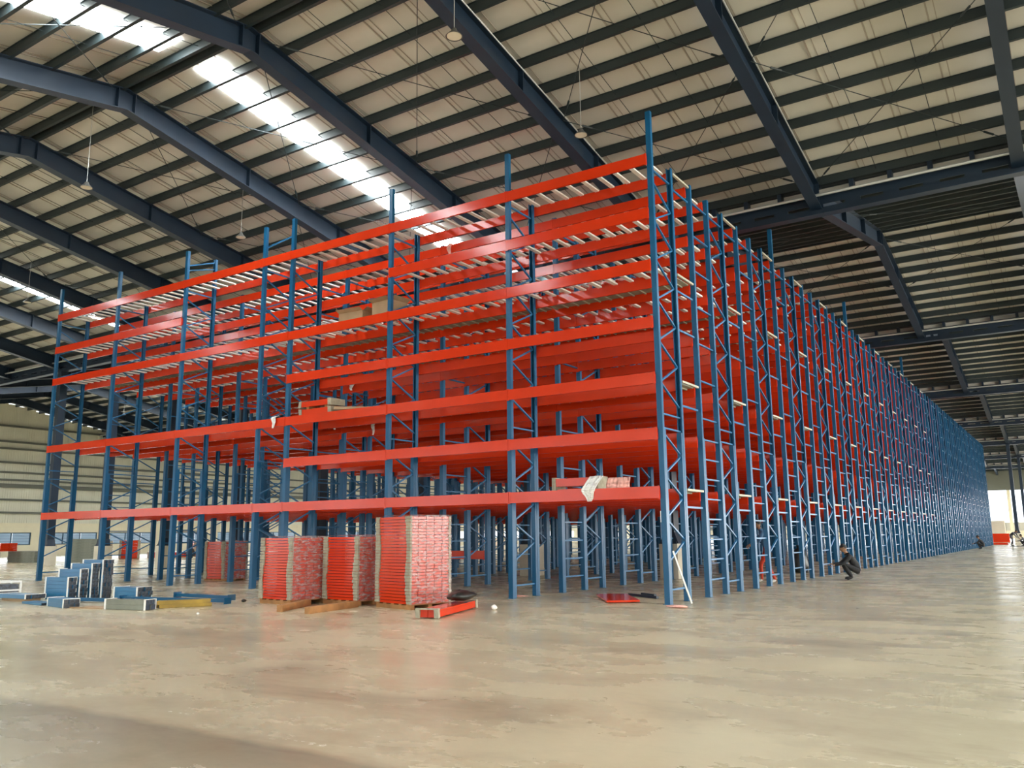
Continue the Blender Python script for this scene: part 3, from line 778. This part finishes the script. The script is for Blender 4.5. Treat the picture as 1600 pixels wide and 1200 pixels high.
cloth('white film scrap stuck on an upper beam left of the middle, fourth level', (-10.5, 2.02, LV[3]-.0), .35, .32, .04, 'white', 12, .05)
cloth('white film scrap fluttering below the top beams right of the third post', (-6.9, 2.0, LV[6]-.05), .22, .5, .04, 'paperpink', 14, .05)
t = thing('beam_pack', 'two stacked orange beam packs on the third level right of the gap', 'bundle', (-10.1, .45, LV[2]), R(0))
for z in (.05, .27):
    q = MB(); q.box(-.55, .5, -.25, .25, z, z+.15); link('beam', q.mesh('flat_beam', 'orange'), t)
    for xa, xb in ((-.64, -.53), (.48, .6)):
        q = MB(); jitter_box(q, xa, xb, -.26, .26, z-.01, z+.17, .015); link('foam_wrap', q.mesh('foam_wrap', 'foam'), t)
for bx in ((-.6, .6, -.2, .2, 0, .05), (-.4, -.3, -.2, .2, .2, .27), (.3, .4, -.2, .2, .2, .27)):
    q = MB(); q.box(*bx); link('skid', q.mesh('skid', 'wood'), t)
q = MB(); jitter_box(q, -.7, .7, -.35, .35, 0, .05, .025); o = link('cardboard', q.mesh('cardboard', 'card'), None, (-8.6, .5, LV[2]+.07), (R(2), R(3), .2)); tag(o, 'bent brown cardboard lying right of the stacked packs on the third level', 'board')
def open_box(lab, loc, rz, L, W, H):
    t = thing('cardboard_box', lab, 'box', loc, rz)
    q = MB(); th = .012
    q.box(-L/2, L/2, -W/2, W/2, 0, th); q.box(-L/2, L/2, -W/2, -W/2+th, th, H); q.box(-L/2, L/2, W/2-th, W/2, th, H); q.box(-L/2, -L/2+th, -W/2, W/2, th, H); q.box(L/2-th, L/2, -W/2, W/2, th, H)
    link('walls', q.mesh('box_walls', 'card'), t)
    q = MB(); q.bar((-L/2, -W/2, H), (-L/2, -W/2-.12, H+.13), .01, .01); q.quad((-L/2, -W/2, H), (L/2, -W/2, H), (L/2, -W/2-.15, H+.06), (-L/2, -W/2-.15, H+.06)); q.quad((L/2, -W/2, H), (L/2, W/2, H), (L/2+.15, W/2, H+.08), (L/2+.15, -W/2, H+.08))
    link('flaps', q.mesh('box_flaps', 'card'), t)
open_box('open brown cardboard box on the fifth level, left one of two', (-8.82, .42, LV[4]), .1, .8, .6, .28)
open_box('open brown cardboard box on the fifth level, right one of two', (-7.68, .42, LV[4]), -.1, .70, .6, .40)

# far items at the right background
q = MB(); q.box(-1.0, 1.1, -.8, .8, 0, .12)
stack('distant red stack beyond the far end of the racks', (-.9, 100, 0), 0, 1.9, 1.4, 1.0, 4, 5, 'orange', 'orange')
stack('distant pale grey green stack standing behind the red stack', (-1.3, 104, 0), 0, 1.5, 1.5, 2.5, 5, 10, 'pedestal', 'pedestal')
stack('low flat red bars on the floor by the far rack end', (.35, 80.0, 0), 0, 1.3, .8, .18, 4, 2, 'orange')

# ---------------------------------------------------------------- people
def head_mesh(mb, c, fwd, scale=1.0, mi=0):
    f = Vector(fwd).normalized(); up = Vector((0, 0, 1)); s = f.cross(up).normalized(); up = s.cross(f)
    seg, rings = 14, 10; n = len(mb.v)
    for j in range(rings+1):
        a = math.pi*j/rings
        for i in range(seg):
            t = 2*math.pi*i/seg; x = math.sin(a)*math.cos(t); yv = math.sin(a)*math.sin(t); z = math.cos(a)
            r = .098*x*(1 if x < 0 else .95); w_ = .076*yv*(1 if z > -.2 else 1+.35*(z+.2)); zz = .118*z
            if x > .75 and abs(yv) < .3 and -.35 < z < .15: r += .018*(1-abs(yv)*3)
            mb.v.append(tuple(Vector(c)+(f*r+s*w_+up*zz)*scale))
    for j in range(rings):
        for i in range(seg): i2 = (i+1) % seg; mb.f.append((n+j*seg+i, n+(j+1)*seg+i, n+(j+1)*seg+i2, n+j*seg+i2)); mb.mi.append(mi)
    for sd in (-1, 1):
        e = Vector(c)+s*sd*.078*scale; mb.bar(e-up*.03*scale, e+up*.03*scale, .018, .03, up=s, mi=mi)
        ey = Vector(c)+(f*.083+s*sd*.03+up*.012)*scale; mb.bar(ey, ey+f*.006, .02, .010, mi=3)
    mo = Vector(c)+(f*.086-up*.055)*scale; mb.bar(mo-s*.022, mo+s*.022, .008, .008, mi=4)
def hand_chain(wrist, d, side):
    d = Vector(d).normalized(); dn = Vector((0, 0, -1)); s = d.cross(dn).normalized()
    palm = Vector(wrist)+d*.05; out = []
    for k, ln in enumerate((.068, .078, .072, .056)):
        b = Vector(wrist)+d*.075+s*(.027-.018*k); m1 = b+d*ln*.55+dn*.012; e = m1+d*ln*.35+dn*.028; out.append((palm, [b, m1, e]))
    b = Vector(wrist)+d*.03+s*.035*side; out.append((palm, [b, b+d*.035+s*.022*side, b+d*.06+s*.02*side+dn*.01]))
    return out
def person(lab, loc, rz, J, headfwd, top, legs, shoes, hair=True, group=None, shirt_sleeves=True):
    bones = [('pelvis', 'chest', 'T'), ('chest', 'neck', 'T'), ('neck', 'head0', 'S'),
             ('chest', 'shL', 'T'), ('shL', 'elL', 'T'), ('elL', 'wrL', 'A'), ('chest', 'shR', 'T'), ('shR', 'elR', 'T'), ('elR', 'wrR', 'A'),
             ('pelvis', 'hiL', 'L'), ('hiL', 'knL', 'L'), ('knL', 'anL', 'L'), ('anL', 'toL', 'F'), ('pelvis', 'hiR', 'L'), ('hiR', 'knR', 'L'), ('knR', 'anR', 'L'), ('anR', 'toR', 'F')]
    rad = dict(pelvis=(.135, .125), chest=(.145, .12), neck=(.055, .055), head0=(.055, .055), shL=(.062, .062), shR=(.062, .062), elL=(.043, .043), elR=(.043, .043), wrL=(.028, .03), wrR=(.028, .03),
               hiL=(.095, .095), hiR=(.095, .095), knL=(.06, .06), knR=(.06, .06), anL=(.042, .042), anR=(.042, .042), toL=(.04, .034), toR=(.04, .034))
    names = list(rad); idx = {n: i for i, n in enumerate(names)}
    vs = [Vector(J[n]) for n in names]; es = [(idx[a], idx[b]) for a, b, _ in bones]; rr = [rad[n] for n in names]
    segs = [(vs[idx[a]], vs[idx[b]], k) for a, b, k in bones]
    for sd, wn, en in ((1, 'wrL', 'elL'), (-1, 'wrR', 'elR')):
        d = (Vector(J[wn])-Vector(J[en])).normalized(); pal = Vector(J[wn])+d*.05; pi = len(vs); vs.append(pal); rr.append((.034, .018)); es.append((idx[wn], pi)); segs.append((Vector(J[wn]), pal+d*.04, 'S'))
        for _, ch in hand_chain(J[wn], d, sd):
            prev = pi
            for c in ch: vs.append(c); rr.append((.009, .009)); es.append((prev, len(vs)-1)); segs.append((vs[prev], c, 'S')); prev = len(vs)-1
    me = bpy.data.meshes.new('skeleton'); me.from_pydata([tuple(v) for v in vs], es, []); o = bpy.data.objects.new('skeleton', me); COL.objects.link(o)
    o.modifiers.new('s', 'SKIN'); sub = o.modifiers.new('u', 'SUBSURF'); sub.levels = 1
    for i, sv in enumerate(me.skin_vertices[0].data): sv.radius = rr[i]; sv.use_root = (i == 0)
    dg = bpy.context.evaluated_depsgraph_get(); ev = o.evaluated_get(dg); bm_ = bpy.data.meshes.new_from_object(ev)
    mb = MB(); mb.v = [tuple(v.co) for v in bm_.vertices]; mb.f = [tuple(p.vertices) for p in bm_.polygons]
    zone = {'T': 1, 'A': 1 if shirt_sleeves else 0, 'S': 0, 'L': 2, 'F': 5}
    for p in bm_.polygons:
        c = p.center; best = min(segs, key=lambda s_: (lambda t_: (c-(s_[0]+(s_[1]-s_[0])*t_)).length)(max(0, min(1, (c-s_[0]).dot(s_[1]-s_[0])/max(1e-6, (s_[1]-s_[0]).length_squared)))))
        mb.mi.append(zone[best[2]])
    hc = Vector(J['head']); head_mesh(mb, hc, headfwd, 1.0, 0)
    bpy.data.objects.remove(o)
    t = thing('person', lab, 'person', loc, rz, group)
    link('body', mb.mesh('body', ['skin', top, legs, 'hair', 'hair', shoes], True), t)
    q = MB(); f = Vector(headfwd).normalized(); seg = 14; n = 0
    for j in range(6):
        a = math.pi*.55*j/5
        for i in range(seg):
            tt = 2*math.pi*i/seg; x = math.sin(a)*math.cos(tt); yv = math.sin(a)*math.sin(tt); z = math.cos(a)
            low = 1.0 if x < .2 else .55
            sidev = f.cross(Vector((0, 0, 1))).normalized(); upv = sidev.cross(f)
            if x > .2 and j == 5: z = .35
            q.v.append(tuple(hc-f*.008+f*.106*x+sidev*.085*yv+upv*(.128*z+.004)))
    for j in range(5):
        for i in range(seg): i2 = (i+1) % seg; q.f.append((j*seg+i, (j+1)*seg+i, (j+1)*seg+i2, j*seg+i2)); q.mi.append(0)
    link('hair', q.mesh('hair', 'hair', True), t)
    return t
SQUAT = dict(pelvis=(-.27, 0, .27), chest=(-.03, 0, .60), neck=(.08, 0, .76), head0=(.11, 0, .82), head=(.145, 0, .895), shL=(.0, .18, .66), shR=(.0, -.18, .66), elL=(.2, .22, .46), elR=(.22, -.2, .47), wrL=(.42, .14, .42), wrR=(.44, -.12, .45),
    hiL=(-.2, .1, .25), hiR=(-.2, -.1, .25), knL=(.2, .17, .47), knR=(.2, -.17, .47), anL=(-.03, .13, .08), anR=(-.03, -.13, .08), toL=(.14, .15, .035), toR=(.14, -.15, .035))
STAND = dict(pelvis=(0, 0, .92), chest=(.10, 0, 1.28), neck=(.18, 0, 1.46), head0=(.21, 0, 1.52), head=(.24, 0, 1.60), shL=(.12, .18, 1.38), shR=(.12, -.18, 1.38), elL=(.22, .24, 1.12), elR=(.24, -.22, 1.12), wrL=(.42, .18, 1.02), wrR=(.44, -.16, 1.04),
    hiL=(0, .1, .88), hiR=(0, -.1, .88), knL=(.02, .13, .47), knR=(.20, -.13, .48), anL=(-.16, .14, .08), anR=(.18, -.14, .08), toL=(0, .16, .035), toR=(.34, -.16, .035))
BEND = dict(STAND); BEND.update(chest=(.24, 0, 1.12), neck=(.42, 0, 1.2), head0=(.47, 0, 1.23), head=(.54, 0, 1.28), shL=(.34, .18, 1.14), shR=(.34, -.18, 1.14), elL=(.44, .22, .88), elR=(.50, -.2, .9), wrL=(.60, .18, .68), wrR=(.66, -.14, .72))
person('person in black clothes squatting on the open floor beside the right rack face', (1.22, 10.25, 0), R(-158), SQUAT, (.9, .1, -.15), 'darkcloth', 'darkcloth', 'hair')
person('person in red trousers and blue shirt standing among the posts behind the corner', (-.42, 7.95, 0), R(-160), STAND, (1, 0, -.1), 'bluecloth', 'redcloth', 'white')
person('distant person in dark clothes squatting against the far right rack posts', (.66, 56.6, 0), R(170), SQUAT, (1, 0, -.1), 'darkcloth', 'darkcloth', 'hair')
person('distant standing person bending toward another squatting one, far right', (1.85, 70.8, 0), R(-30), BEND, (1, 0, -.3), 'greycloth', 'greycloth', 'hair')
person('distant person squatting on a dark mat at the far right photo edge', (2.75, 70.4, 0), R(170), SQUAT, (1, 0, -.2), 'greycloth', 'darkcloth', 'hair')
person('person in dark clothes squatting under the left racks beside a wall column', (-45.2, 22.2, 0), R(200), SQUAT, (1, 0, -.1), 'darkcloth', 'steel', 'hair')
q = MB(); q.box(-.9, .9, -.35, .35, 0, .03); tag(link('mat', q.mesh('mat', 'black'), None, (2.7, 69.6, 0)), 'dark mat on the floor before the far right pair of people', 'mat')
t = thing('bin_bag', 'tall black bin bag standing inside the racks left of the squatting person', 'bag', (-1.25, 14.2, 0))
q = MB(); q.lathe([(.02, 0), (.24, .02), (.28, .25), (.26, .55), (.2, .74), (.07, .82), (.05, .85), (.09, .92), (.02, .93)], seg=12)
q.v = [(a*(1+.12*math.sin(c*9+b*7)), b*(1+.1*math.cos(c*8)), c) for a, b, c in q.v]; link('sack', q.mesh('sack', 'black', True), t)
